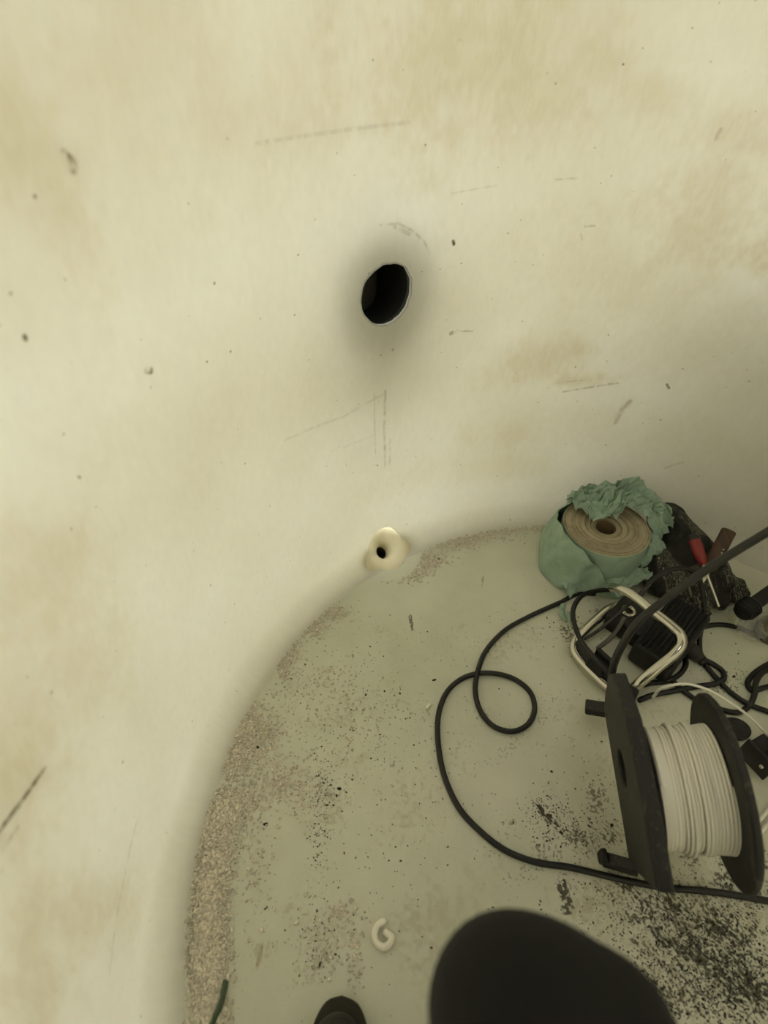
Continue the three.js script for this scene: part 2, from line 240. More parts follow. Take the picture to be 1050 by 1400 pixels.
// ---------------------------------------------------------------- welding-rod spool on its stand
const plasticBlack = (() => { // scuffed black moulded plastic
  const t = texture(256, 256, (i, j, c) => { const a = fbm(i / 9, j / 40, 4), b = smooth(.62, .8, fbm(i / 5, j / 5, 3, 4)); const v = 23 + 16 * (a - .5) + 34 * b; c[0] = v * 1.06; c[1] = v; c[2] = v * .86; }); t.wrapS = t.wrapT = THREE.RepeatWrapping; return new THREE.MeshStandardMaterial({ map: t, roughness: .62 });
})();
const blackRubber = mat(0x0c0b09, .5), blackDull = mat(0x0b0a09, .7), steel = mat(0xc9c5b8, .2, { metalness: 1 });
const rodWhite = new THREE.MeshPhysicalMaterial({ color: 0xf4efe0, roughness: .45 });
{
  const C = D(985, 1076, .93), v = ray(985, 1076).normalize(), right = V(1, 0, 0), up = V(0, cP, -sP);
  const L0 = right.clone().multiplyScalar(-57 / 245).add(up.clone().multiplyScalar(238 / 245)); L0.addScaledVector(v, -L0.dot(v)).normalize();
  const k = V().crossVectors(L0, v).normalize(); if (k.x < 0) k.negate();
  const A = v.clone().multiplyScalar(.22).addScaledVector(k, .975).normalize();
  const L = L0.clone().addScaledVector(A, -L0.dot(A)).normalize(), N = V().crossVectors(A, L).normalize(); if (N.y < 0) N.negate();
  const X = N, Z = V().crossVectors(X, A);                     // local: y along the axle, x up across, z along the floor
  const base = V(C.x, 0, C.z);
  const o = thing('rod_spool', 'spool of white plastic welding rod on a black stand', 'spool', base);
  const M = frame(C.clone().sub(base), X, A, Z), at = (g) => g.applyMatrix4(M), ZL = Z.dot(L) > 0 ? 1 : -1;
  const lathe = (pts, n = 80) => at(new THREE.LatheGeometry(pts.map(([a, b]) => new THREE.Vector2(a, b)), n));
  const FR = .15, WR = .1, x0 = -.112;
  const uvs = (g) => cubeUV(g, 4);
  mesh('flange', uvs(lathe([[.02, -.004], [FR - .003, -.004], [FR, -.001], [FR, .006], [FR - .004, .009], [FR - .012, .009], [FR - .014, .005], [.05, .005], [.048, .012], [.02, .012], [.02, -.004]])), plasticBlack, o);
  mesh('flange', uvs(lathe([[.02, x0 + .004], [WR + .004, x0 + .004], [WR + .004, x0 - .003], [.02, x0 - .003], [.02, x0 + .004]])), plasticBlack, o);
  mesh('axle', lathe([[0, x0 - .03], [.019, x0 - .03], [.019, .02], [0, .02]], 32), blackDull, o);
  { // windings: a helix of rod laid in uneven layers
    const turns = 18, pts = [], w = .1; for (let i = 0; i <= turns * 40; i++) { const a = i / 40 * 2 * Math.PI, s = i / (turns * 40), r = WR - .004 + .012 * (noise(s * 11, 1) - .5) + .003 * (noise(a * .7, 5) - .5) - .004 * smooth(.12, 0, s); pts.push(V(Math.cos(a) * r, x0 + .009 + s * w, Math.sin(a) * r)); }
    const core = new THREE.LatheGeometry([[WR - .006, x0 + .005], [WR - .006, -.005]].map(([a, b]) => new THREE.Vector2(a, b)), 64);
    const wind = new THREE.TubeGeometry(new THREE.CatmullRomCurve3(pts), turns * 60, .0029, 6);
    const g = mesh('rod_windings', at(wind), rodWhite, o); mesh('winding_core', at(core), rodWhite, g);
  }
  // stand plate, outline in (x up, z along): bevelled extrusion
  const S = new THREE.Shape(); const plate = [[-.145, -.128], [-.145, .145], [-.08, .168], [.0, .185], [.04, .18], [.105, .1], [.12, -.02], [.105, -.132]];
  plate.forEach(([x, z], i) => (i ? S.lineTo(x, z * ZL) : S.moveTo(x, z * ZL))); S.closePath();
  const hole = new THREE.Path(); hole.absellipse(-.035, .03 * ZL, .042, .038, 0, Math.PI * 2); S.holes.push(hole);
  const pg = new THREE.ExtrudeGeometry(S, { depth: .018, bevelEnabled: true, bevelThickness: .004, bevelSize: .005, bevelSegments: 2 });
  pg.applyMatrix4(new THREE.Matrix4().makeBasis(V(1, 0, 0), V(0, 0, 1), V(0, -1, 0))); pg.translate(-.1, 0, 0).rotateZ(.035).translate(.1, x0 - .008, 0);
  mesh('stand_plate', cubeUV(at(pg), 4), plasticBlack, o);
  const bar = (name, a, b, w, hh, m = plasticBlack) => { const g = box(w, a.distanceTo(b), hh, .004); g.translate(0, a.distanceTo(b) / 2, 0); g.applyMatrix4(along(a, b)); return mesh(name, cubeUV(g, 5), m, o); };
  const loc = (p) => p.clone().sub(base);
  const toPix = (x, y, hgt) => loc(P(x, y, hgt));
  bar('foot', toPix(872, 1188, .045), toPix(823, 1174, .012), .022, .022); bar('foot_tip', toPix(826, 1180, .02), toPix(822, 1162, .02), .012, .03);
  bar('foot', toPix(852, 974, .05), toPix(800, 966, .03), .03, .02);
  { const g = box(.05, .05, .035, .006); g.applyMatrix4(frame(toPix(850, 950, .16), V(.8, 0, .6), V(0, 1, 0), V(-.6, 0, .8))); const c = mesh('cord_clip', g, blackDull, o); const g2 = box(.022, .03, .06, .004); g2.applyMatrix4(frame(toPix(845, 963, .15), V(.8, 0, .6), V(0, 1, 0), V(-.6, 0, .8))); mesh('clip_jaw', g2, blackDull, c); }
  // loose end of the rod
  mesh('rod_end', capped([toPix(893, 953, .12), toPix(905, 941, .16), toPix(935, 935, .18), toPix(965, 942, .17), toPix(1000, 962, .13), toPix(1030, 985, .08), toPix(1060, 1020, .03), toPix(1085, 1060, .004)], .0028, 8, 80), rodWhite, o);
}
for (const [a, b, lab] of [[[1018, 1148], [1075, 1075], 'straight offcut of pale welding rod beside the spool flange'], [[1030, 1150], [1085, 1085], 'second pale welding rod offcut under the first one']]) {
  const p = P(...a, .004), q = P(...b, .004); tag(mesh('welding_rod', capped([V(0, 0, 0), q.clone().sub(p).multiplyScalar(.5).add(V(0, .001, 0)), q.clone().sub(p)], .0035, 8), rodWhite), lab, 'rod').position.copy(p);
}

// ---------------------------------------------------------------- paper roll with its loose sheet
const paperMap = texture(256, 256, (i, j, c) => { const a = fbm(i / 14, j / 14, 4) - .5, b = noise(i / 1.5, j / 1.5) - .5; c[0] = 148 + 22 * a + 8 * b; c[1] = 169 + 22 * a + 8 * b; c[2] = 149 + 22 * a + 8 * b; });
paperMap.wrapS = paperMap.wrapT = THREE.RepeatWrapping;
const paper = new THREE.MeshStandardMaterial({ map: paperMap, roughness: .95, side: THREE.DoubleSide });
const paperFlat = new THREE.MeshStandardMaterial({ map: paperMap, roughness: .95, side: THREE.DoubleSide, flatShading: true });
const RH = .15, RR = .115, rollTop = P(829, 719, RH), rollAt = V(rollTop.x, 0, rollTop.z);
{
  const o = thing('paper_roll', 'pale green paper wiping roll standing by the tank wall', 'paper roll', rollAt);
  const end = texture(512, 512, (i, j, c) => { const x = i / 256 - 1, y = j / 256 - 1, r = Math.hypot(x, y) + .012 * (fbm(x * 3 + 5, y * 3 + 5, 3) - .5), a = Math.atan2(y, x); const l = noise(r * 60, 1) * .55 + noise(r * 25, a * .6 + 4) * .45 - .5 + .35 * (fbm(x * 9 + 7, y * 9 + 7, 3) - .5); c[0] = 144 + 84 * l; c[1] = 133 + 80 * l; c[2] = 107 + 70 * l; });
  const side = new THREE.LatheGeometry([[RR - .001, 0], [RR, .003], [RR, RH - .004], [RR - .003, RH]].map(([a, b]) => new THREE.Vector2(a, b)), 72);
  mesh('roll_body', side, paper, o);
  const face = new THREE.RingGeometry(.027, RR - .002, 72, 14); { const p = face.attributes.position; for (let i = 0; i < p.count; i++) { const r = Math.hypot(p.getX(i), p.getY(i)); p.setZ(i, .003 * Math.sin(r * 160) * noise(r * 70, 2) - .006 * smooth(.06, .025, r)); } face.computeVertexNormals(); }
  face.rotateX(-Math.PI / 2); face.translate(0, RH, 0);
  mesh('roll_end', face, new THREE.MeshStandardMaterial({ map: end, roughness: .95, side: THREE.DoubleSide }), o);
  mesh('core_tube', new THREE.LatheGeometry([[.027, .0], [.027, RH - .006], [.0245, RH - .006], [.0245, .004], [0, .004]].map(([a, b]) => new THREE.Vector2(a, b)), 40), mat(0x7a6548, .95, { side: THREE.DoubleSide }), o);
  // loose outer sheet: wraps from behind round the left to the front, wider at the floor
  const nu = 70, nv = 24, pos = [], uv = [], idx = [];
  for (let i = 0; i <= nu; i++) for (let j = 0; j <= nv; j++) {
    const u = i / nu, v = j / nv, a = (250 - 182 * u) * Math.PI / 180;
    const top = RH * (1 - .86 * smooth(.6, 1, u)) + .004, y = .004 + (top - .004) * v, k = 1 - y / RH;
    const r = RR + .004 + .036 * Math.pow(clamp(k), .75) * smooth(0, .15, u) * (1 - .8 * smooth(.45, .8, u)) + .006 * k * Math.sin(a * 5 + 1) + .012 * (1 - 2 * Math.abs(2 * fbm(a * 2.2 + y * 9, y * 12, 2) - 1)) * smooth(0, .03, y + .01);
    pos.push(Math.cos(a) * r, y, Math.sin(a) * r); uv.push(a * RR * 4, y * 4);
  }
  for (let i = 0; i < nu; i++) for (let j = 0; j < nv; j++) { const q = i * (nv + 1) + j; idx.push(q, q + 1, q + nv + 1, q + 1, q + nv + 2, q + nv + 1); }
  const g = new THREE.BufferGeometry(); g.setAttribute('position', new THREE.Float32BufferAttribute(pos, 3)); g.setAttribute('uv', new THREE.Float32BufferAttribute(uv, 2)); g.setIndex(idx); g.computeVertexNormals();
  mesh('loose_sheet', g, paper, o);
  mesh('torn_hem', sheet([[762, 793, .02], [785, 796, .035], [812, 795, .05], [838, 790, .06], [862, 780, .06], [892, 778, .06]], [[778, 818, .012], [796, 808, .014], [820, 804, .03], [845, 816, .045], [866, 803, .05], [892, 789, .055]], .004, .012, rollAt, 5), paper, o);
}
// a sheet stretched between two edges given as pixels and heights, then creased
function sheet(upper, lower, bulge, crease, origin, s = 1, nu = 60, nv = 22, facet = 0) {
  const A = new THREE.CatmullRomCurve3(upper.map((p) => P(...p)), false, 'centripetal'), B = new THREE.CatmullRomCurve3(lower.map((p) => P(...p)), false, 'centripetal'), pos = [], uv = [], idx = [];
  for (let i = 0; i <= nu; i++) { const a = A.getPoint(i / nu), b = B.getPoint(i / nu); for (let j = 0; j <= nv; j++) {
    const v = j / nv, p = a.clone().lerp(b, v), n = (f, z) => 1 - 2 * Math.abs(2 * fbm(p.x * f + s, p.z * f + s * 2, 2, z) - 1);
    if (facet) { p.y += facet * (hash(i, j, 5) - .5); p.x += facet * .6 * (hash(i, j, 6) - .5); p.z += facet * .6 * (hash(i, j, 7) - .5); }
    p.y += bulge * Math.sin(Math.PI * v) + crease * (.6 * n(34, 2 + s) + .5 * n(80, 5 + s)); p.x += crease * .5 * (noise(i * .6, j * .6, s + .5) - .5); p.z += crease * .5 * (noise(i * .6 + 40, j * .6, s + .5) - .5);
    pos.push(p.x - origin.x, Math.max(.002, p.y) - origin.y, p.z - origin.z); uv.push(i / nu, v * .5);
  } }
  for (let i = 0; i < nu; i++) for (let j = 0; j < nv; j++) { const q = i * (nv + 1) + j; idx.push(q, q + nv + 1, q + 1, q + 1, q + nv + 1, q + nv + 2); }
  const g = new THREE.BufferGeometry(); g.setAttribute('position', new THREE.Float32BufferAttribute(pos, 3)); g.setAttribute('uv', new THREE.Float32BufferAttribute(uv, 2)); g.setIndex(idx); if (facet) { const f = g.toNonIndexed(); f.computeVertexNormals(); return f; } g.computeVertexNormals(); return g;
}
{
  const o = P(845, 690, .18); const m = mesh('crumpled_paper', sheet([[774, 689, .162], [795, 672, .17], [830, 666, .18], [852, 659, .195], [882, 668, .18], [903, 690, .15], [922, 722, .11]], [[779, 693, .162], [795, 702, .163], [815, 712, .165], [838, 714, .165], [850, 701, .17], [882, 712, .15], [900, 742, .1]], .02, .024, o, 3, 34, 13, .022), paperFlat);
  m.position.copy(o); tag(m, 'crumpled green paper draped over the top of the paper roll', 'paper');
  const q = P(880, 752, .075), g = new THREE.IcosahedronGeometry(1, 5); { const p = g.attributes.position; for (let i = 0; i < p.count; i++) { const x = p.getX(i), y = p.getY(i), z = p.getZ(i), n = 1 - 1.2 * Math.abs(2 * fbm(x * 2.2 + 9, y * 2.2 + 4, 3, z * 2.2 + 6) - 1); const k = .72 + .4 * n + .3 * (hash(Math.round(x * 50), Math.round(y * 50), Math.round(z * 50)) - .5); p.setXYZ(i, x * k * .05, y * k * .045, z * k * .05); } g.computeVertexNormals(); }
  const b = mesh('crumpled_paper', g, paperFlat); b.position.copy(q); tag(b, 'crumpled ball of green paper wedged beside the paper roll', 'paper');
}
const scrap = (name, pts, w, m, label, category, group) => { // small flat torn piece
  const q = P(pts[0][0], pts[0][1]), g = sheet(pts.map(([x, y, h = .008]) => [x - w, y, h]), pts.map(([x, y, h = .008]) => [x + w, y + 1, h * .6]), .004, .005, q, pts[0][0] * .1, 14, 6), o = mesh(name, g, m); o.position.copy(q); return tag(o, label, category, group);
};
scrap('paper_scrap', [[770, 826], [768, 838], [773, 848]], 4, paper, 'torn green paper shred on the floor by the cord', 'paper');
scrap('paper_scrap', [[777, 838], [778, 848], [778, 854]], 2.5, paper, 'narrow dark green paper sliver near the torn shred', 'paper');
scrap('rag_strip', [[309, 1340, .012], [305, 1362, .014], [297, 1385, .012], [285, 1410, .01]], 4, new THREE.MeshStandardMaterial({ color: 0x55634c, roughness: .95, side: THREE.DoubleSide }), 'thin green rag strip lying in shavings along wall foot', 'rag');

// ---------------------------------------------------------------- dark cloth heap, hand tools
{
  const c = P(960, 770, .05), o = V(c.x, 0, c.z);
  const caps = [[[912, 712, .1], [945, 752, .085], .05, .052], [[945, 752, .085], [985, 793, .055], .05, .036], [[985, 793, .05], [1010, 803, .035], .03, .022], [[900, 775, .05], [950, 800, .05], .05, .05], [[960, 815, .035], [1012, 812, .022], .026, .02], [[950, 800, .04], [985, 826, .022], .03, .02], [[925, 740, .06], [900, 790, .04], .05, .04], [[905, 800, .03], [960, 835, .02], .03, .02]].map(([a, b, r, s]) => [P(...a).sub(o), P(...b).sub(o), r, s]);
  const g = field((x, y, z) => { let d = 1; for (const [a, b, r, s] of caps) d = smin(d, capsule(x, y, z, a, b, r, s), .018); d += .014 * (fbm(x * 28 + 40, z * 28 + 40, 3, y * 28 + 9) - .5) + .01 * Math.abs(2 * noise(x * 22 + 60, z * 22 + 60, y * 40 + 9) - 1) - .004; return Math.max(d, .002 - y); }, V(-.26, -.03, -.26), .52, 84);
  const t = texture(512, 512, (i, j, cc) => { const a = fbm(i / 40, j / 40, 3), b = noise(i / 1.2, j / 1.2), v = 32 + 30 * (a - .5) + (b > .55 ? 150 * (b - .55) * smooth(.42, .62, fbm(i / 60 + 3, j / 60, 3, 2)) * 3.2 : 0); cc[0] = v * 1.03; cc[1] = v; cc[2] = v * .88; }); t.wrapS = t.wrapT = THREE.RepeatWrapping;
  const m = mesh('work_jacket', cubeUV(g, 3.2), new THREE.MeshPhysicalMaterial({ map: t, roughness: 1, sheen: .4, sheenRoughness: .7, sheenColor: new THREE.Color(0x6b6558) })); m.position.copy(o);
  tag(m, 'dark dusty fleece garment heaped behind the paper roll', 'clothing');
}
function spun(name, profile, a, b, m, parent, n = 24) { const L = a.distanceTo(b), g = new THREE.LatheGeometry(profile.map(([r, t]) => new THREE.Vector2(r, t * L)), n); g.applyMatrix4(along(a, b)); return mesh(name, g, m, parent); }
{
  const tip = P(983, 830, .1), top = P(947, 732, .2), o = thing('screwdriver', 'red handled screwdriver with black end stuck in dark cloth', 'screwdriver', tip);
  const a = V(0, 0, 0), b = top.clone().sub(tip), at = (k) => b.clone().multiplyScalar(k);
  spun('shaft', [[.001, 0], [.0032, .02], [.0032, 1]], a, at(.62), mat(0xcfcabc, .3, { metalness: 1 }), o, 12);
  spun('handle', [[.004, 0], [.010, .03], [.009, .12], [.013, .3], [.0145, .6], [.0135, 1]], at(.58), at(.94), mat(0x7c1e1b, .4), o, 12);
  spun('end_cap', [[.0135, 0], [.0135, .5], [.011, .9], [0, 1]], at(.94), at(1.02), blackRubber, o);
}
{
  const top = P(996, 727, .19), low = P(958, 800, .1), o = thing('chisel', 'brown wooden handled tool leaning on dark cloth beside the red screwdriver', 'tool', low);
  const b = top.clone().sub(low), wood = texture(128, 128, (i, j, c) => { const a = fbm(i / 4, j / 50, 4) - .5; c[0] = 66 + 44 * a; c[1] = 42 + 30 * a; c[2] = 22 + 18 * a; });
  const S = new THREE.Shape(); S.absellipse(0, 0, .0145, .01, 0, Math.PI * 2); const L = b.length() * .72;
  const g = new THREE.ExtrudeGeometry(S, { depth: L, bevelEnabled: true, bevelThickness: .004, bevelSize: .003, bevelSegments: 3, curveSegments: 20, steps: 4 }); g.rotateX(-Math.PI / 2); g.applyMatrix4(along(b.clone().multiplyScalar(.28), b));
  mesh('handle', cubeUV(g, 6), new THREE.MeshStandardMaterial({ map: wood, roughness: .5 }), o);
  spun('blade', [[.004, 0], [.006, .5], [.007, 1]], V(0, 0, 0), b.clone().multiplyScalar(.3), steel, o, 12);
  for (const k of [.62, .68]) { const s = new THREE.SphereGeometry(.0025, 8, 6); s.translate(0, 0, 0); const q = b.clone().multiplyScalar(k).add(V(0, .009, .012)); s.translate(q.x, q.y, q.z); mesh('rivet', s, steel, o); }
}

// ---------------------------------------------------------------- power tool in a bent chrome frame
{
  const at = P(880, 870), o = thing('power_tool', 'black power tool in a bent chrome tube frame lying on floor', 'tool', at);
  const T = (x, y, h) => P(x, y, h).sub(at);
  mesh('tube_frame', capped([T(838, 803, .1), T(850, 806, .13), T(862, 812, .14), T(890, 834, .145), T(918, 856, .145), T(930, 868, .143), T(932, 880, .14), T(924, 892, .13), T(900, 912, .1), T(876, 932, .065), T(860, 946, .03), T(846, 950, .02), T(832, 940, .018), T(812, 922, .018), T(792, 901, .018), T(785, 889, .02), T(787, 877, .024), T(800, 862, .03), T(818, 845, .04), T(833, 833, .05), T(848, 828, .055), T(862, 830, .05)], .0118, 14, 220), steel, o);
  const e1 = T(890, 918, .05).sub(T(955, 832, .05)).normalize().negate(); e1.y = 0; e1.normalize(); const e3 = V().crossVectors(V(0, 1, 0), e1).negate(), B = (x, y, h) => frame(T(x, y, h), e1, V(0, 1, 0), V().crossVectors(e1, V(0, 1, 0)));
  const body = mesh('housing', box(.21, .075, .1, .012).applyMatrix4(B(915, 872, .045)), plasticBlack, o); cubeUV(body.geometry, 5);
  for (let i = 0; i < 9; i++) { const g = box(.2, .014, .004, .001); g.translate(0, .042, -.042 + i * .0105); mesh('cooling_rib', g.applyMatrix4(B(915, 872, .045)), blackDull, body); }
  const head = mesh('motor_head', cubeUV(box(.09, .06, .1, .01).applyMatrix4(B(862, 850, .04)), 5), plasticBlack, o);
  { const g = new THREE.TorusGeometry(.014, .005, 8, 20); g.rotateX(Math.PI / 2); g.translate(0, .032, 0); mesh('cable_gland', g.applyMatrix4(B(854, 846, .04)), steel, head); }
  mesh('lever', capped([T(853, 846, .085), T(846, 858, .07), T(835, 872, .055), T(818, 886, .04)], .0058, 8), mat(0x4a473e, .45), o);
  mesh('guide_bar', capped([T(880, 812, .12), T(858, 828, .1), T(836, 848, .075), T(812, 866, .05), T(800, 873, .045)], .0045, 8), mat(0x2c2a25, .5), o);
  mesh('guide_bar', capped([T(888, 800, .13), T(866, 820, .11), T(842, 842, .085), T(815, 864, .06)], .004, 8), mat(0x2c2a25, .5), o);
  const a = T(800, 896, .03), b = T(834, 928, .03), cl = mesh('grip_bracket', cubeUV(box(.038, a.distanceTo(b) * .62, .03, .005).translate(0, a.distanceTo(b) * .5, 0).applyMatrix4(along(a, b)), 5), blackDull, o);
  { const g = box(.012, a.distanceTo(b) * .58, .05, .003); g.translate(-.024, a.distanceTo(b) * .42, 0); mesh('bracket_lip', g.applyMatrix4(along(a, b)), blackDull, cl); }
  mesh('grip', capped([T(793, 882, .03), T(806, 898, .035), T(828, 918, .035), T(842, 932, .03)], .014, 10), blackRubber, o);
}

// ---------------------------------------------------------------- cords
const cordMat = mat(0x100d0a, .45);
function cord(name, label, pts, r, extra) {
  const w = pts.map(([x, y, h = 0]) => P(x, y, h + r)), o = w[0].clone(); o.y = 0; const m = mesh(name, capped(local(extra ? w.concat(extra) : w, o), r, 8, pts.length * 12), cordMat); m.position.copy(o); return tag(m, label, 'cord');
}
cord('extension_cord', 'long black cord looping once across the open floor', [[1290, 1240], [1200, 1252], [1110, 1245], [1050, 1232], [980, 1220], [900, 1212], [840, 1200], [780, 1186], [730, 1178], [690, 1162], [655, 1135], [628, 1105], [608, 1062], [599, 1015], [600, 975], [612, 945], [635, 926], [665, 920, .004], [700, 927], [724, 945], [731, 968], [722, 990], [700, 1000], [675, 993], [657, 972], [650, 945, .003], [654, 915, .006], [665, 889], [690, 862], [725, 842], [765, 824], [790, 812], [812, 812]], .0062);
cord('extension_cord', 'black cord arching over the chrome frame of the power tool', [[840, 806, .03], [815, 808, .05], [795, 815, .06], [784, 832, .06], [785, 852, .06], [797, 880, .065], [818, 906, .06], [842, 928, .045], [862, 938, .02], [890, 934, .0], [915, 930], [932, 919], [938, 905], [932, 893], [925, 886]], .0062);
cord('extension_cord', 'black cord looping up over the dark garment heap', [[884, 800, .1], [900, 787, .12], [920, 778, .125], [942, 779, .125], [957, 795, .11], [962, 820, .085], [962, 848, .05], [957, 868, .02], [957, 890], [962, 905], [983, 931], [1002, 949], [1022, 962], [1050, 973], [1085, 985], [1130, 990], [1170, 975], [1180, 945], [1150, 925], [1115, 930]], .0062);
cord('extension_cord', 'black cord bending back below the cord connector', [[960, 901, .004], [975, 908], [988, 918], [990, 927], [980, 934], [950, 939], [915, 946], [890, 951], [875, 957]], .0066);
cord('extension_cord', 'black cord running under the spool flange to coiled loops', [[912, 896], [911, 912], [918, 928], [935, 945], [958, 960], [985, 970], [1008, 974], [1024, 965], [1032, 948, .01], [1033, 935, .012], [1040, 922, .01], [1056, 914], [1085, 912], [1120, 920], [1145, 950], [1150, 985, .01], [1190, 1020], [1260, 1030]], .0062);
cord('extension_cord', 'black coiled cord end resting against the tank wall side', [[1095, 890], [1065, 902], [1045, 911], [1028, 924], [1022, 936], [1028, 944], [1045, 940], [1070, 934], [1095, 938], [1125, 955, .012], [1120, 985, .012], [1090, 1000], [1085, 1020]], .0062);
cord('extension_cord', 'black cord curving from the tool to the clear bag', [[925, 885], [940, 868], [957, 859], [983, 854], [1013, 859], [1032, 868], [1045, 873]], .0062);
{ // connector on the cord
  const a = P(932, 877, .02), b = P(961, 904, .012), o = thing('cord_connector', 'dark tapered rubber cord connector on the floor', 'connector', a), q = b.clone().sub(a);
  spun('shell', [[0, 0], [.018, 0], [.021, .1], [.02, .55], [.014, .85], [.009, 1], [0, 1]], V(0, 0, 0), q, mat(0x2b2823, .6), o);
  spun('strain_relief', [[.011, 0], [.013, .3], [.011, .6], [.008, 1]], q.clone().multiplyScalar(.9), q.clone().multiplyScalar(1.12), blackRubber, o);
}
// thick supply cord: rises from the spool stand, over the tool, and out towards the manhole
cord('supply_cord', 'thick grey cord slanting taut above the tool and garment', [[834, 962, .12], [835, 935, .17], [840, 905, .22], [852, 880, .26], [870, 853, .3], [905, 823, .345], [960, 783, .41], [1010, 751, .465], [1050, 727, .51], [1110, 690, .58]], .0078, [V(.86, .95, -.6), V(.78, 1.5, -.5), V(.62, 2.1, -.38), V(.6, 2.4, -.35)]).material = mat(0x211f19, .5);

// ---------------------------------------------------------------- things at the right: torch in a clear bag, metal lid, coupling
{
  const a = P(1014, 838, .07), b = P(1078, 792, .085), o = thing('hand_torch', 'black ribbed handle lying in a clear plastic bag', 'torch', a), q = b.clone().sub(a);
  spun('barrel', [[0, 0], [.021, 0], [.024, .04], [.024, .2], [.017, .22], [.017, 1], [0, 1]], V(0, 0, 0), q, blackDull, o);
  for (let i = 0; i < 4; i++) { const g = new THREE.TorusGeometry(.0245, .002, 6, 24); g.rotateX(Math.PI / 2); g.translate(0, .012 + i * .009, 0); mesh('grip_ring', g.applyMatrix4(along(V(0, 0, 0), q)), blackRubber, o); }
  const c = P(1010, 850), bag = mesh('plastic_bag', sheet([[990, 842, .01], [1008, 828, .015], [1035, 818, .02], [1075, 808, .02]], [[1003, 862, .008], [1018, 874, .008], [1040, 878, .01], [1080, 884, .01]], .03, .02, c, 6, 60, 30), new THREE.MeshPhysicalMaterial({ color: 0xf6f5f0, roughness: .2, transmission: .8, thickness: 0, side: THREE.DoubleSide, flatShading: true }));
  bag.position.copy(c); tag(bag, 'clear crinkled plastic bag around the black handle', 'bag');
  const d = P(1050, 868, .0), g = new THREE.SphereGeometry(1, 32, 20); g.scale(.034, .03, .034); const k = thing('metal_knob', 'round dull metal knob beside the clear bag', 'knob', d.clone());
  g.translate(0, .032, 0); mesh('dome', g, mat(0xa09a88, .38, { metalness: .9 }), k); mesh('skirt', new THREE.LatheGeometry([[.02, 0], [.036, .004], [.036, .02], [.033, .028]].map(([a1, b1]) => new THREE.Vector2(a1, b1)), 32), mat(0x6d685c, .45, { metalness: .8 }), k);
}
{
  const c = P(1047, 1030, .05), o = thing('black_coupling', 'black boxy plastic coupling behind the spool flange', 'coupling', V(c.x, 0, c.z));
  const y0 = c.y, X = P(1060, 1022, .05).sub(c).setY(0).normalize(), F = (x, y, z) => frame(V(0, y0, 0).addScaledVector(X, x).add(V(0, y, 0)).addScaledVector(V().crossVectors(X, V(0, 1, 0)), z), X, V(0, 1, 0), V().crossVectors(X, V(0, 1, 0)));
  mesh('block', box(.04, .05, .058, .004).applyMatrix4(F(-.005, 0, 0)), blackDull, o); mesh('barrel', new THREE.CylinderGeometry(.022, .022, .1, 28).rotateZ(Math.PI / 2).applyMatrix4(F(.06, 0, 0)), blackDull, o);
  mesh('face_plate', box(.008, .058, .066, .003).applyMatrix4(F(-.029, 0, 0)), blackRubber, o); mesh('latch', box(.02, .01, .02, .002).applyMatrix4(F(-.01, .03, .01)), blackRubber, o); mesh('screw', new THREE.SphereGeometry(.005, 10, 8).applyMatrix4(F(-.034, .004, .015)), steel, o);
}
{
  const c = P(1004, 998), g = new THREE.LatheGeometry([[0, 0], [.03, 0], [.032, .003], [.032, .009], [.029, .011], [.026, .008], [0, .008]].map(([a, b]) => new THREE.Vector2(a, b)), 36); g.scale(1, 1, .8);
  tag(mesh('bottle_cap', cubeUV(g, 6), plasticBlack), 'flat dark oval lid on the floor behind the spool flange', 'lid').position.copy(c);
}
// ---------------------------------------------------------------- bits on the floor
{
  const q = P(523, 1278), m = mesh('plastic_curl', capped(local([[524, 1260], [516, 1266], [512, 1277], [515, 1289], [524, 1295], [533, 1290], [535, 1281], [528, 1275]].map(([x, y]) => P(x, y, .0065)), q), .0058, 8, 60), new THREE.MeshStandardMaterial({ color: 0xf2ecdb, roughness: .55 })); m.position.copy(q); tag(m, 'white hook-shaped curl of plastic on the floor', 'offcut');
  const g = box(.016, .006, .007, .002), w = mesh('plastic_chip', g, mat(0xe6dfca, .6)); w.position.copy(P(585, 966, .004)); w.rotation.y = .9; tag(w, 'small white plastic chip inside the cord bend', 'offcut');
}
function flakeGeometry(s) { const S = new THREE.Shape(), n = 7; for (let i = 0; i < n; i++) { const a = i / n * Math.PI * 2, r = .5 + .5 * hash(s, i, 3); const x = Math.cos(a) * r, y = Math.sin(a) * r * (.35 + .3 * hash(s, 9, 1)); i ? S.lineTo(x, y) : S.moveTo(x, y); } S.closePath(); const g = new THREE.ExtrudeGeometry(S, { depth: .25, bevelEnabled: false }); g.rotateX(-Math.PI / 2); return g; }
const flakes = [0, 1, 2, 3].map(flakeGeometry), flakeMat = mat(0x2a261d, .85);
[[363, 1127, .0075], [600, 765, .0085], [593, 930, .007], [526, 750 + 195, .004], [352, 1022, .008], [506, 884, .005], [363, 1242, .005], [547, 948, .004], [500, 950, .005], [398, 928, .005], [437, 1320, .006], [464, 1078, .006], [460, 1088, .005], [447, 1101, .006], [748, 845, .004], [1003, 925, .006], [972, 866, .004], [1009, 894, .005], [806, 1130, .005], [836, 1128, .005], [754, 1055, .005]].forEach(([x, y, s], i) => {
  const m = mesh('dirt_flake', flakes[i % 4], flakeMat); m.scale.setScalar(s); m.position.copy(P(x, y, .0003)); m.rotation.y = i * 1.7; const own = ['chunky black crumb beside the shavings strip', 'squarish black flake by the shavings near the drain', 'long dark flake just outside the cord bend', null, 'curled dark flake lying on the shavings strip'][i]; tag(m, own ?? 'small black dirt flake lying on the tank floor', 'flake', 'loose black flakes on the floor');
});
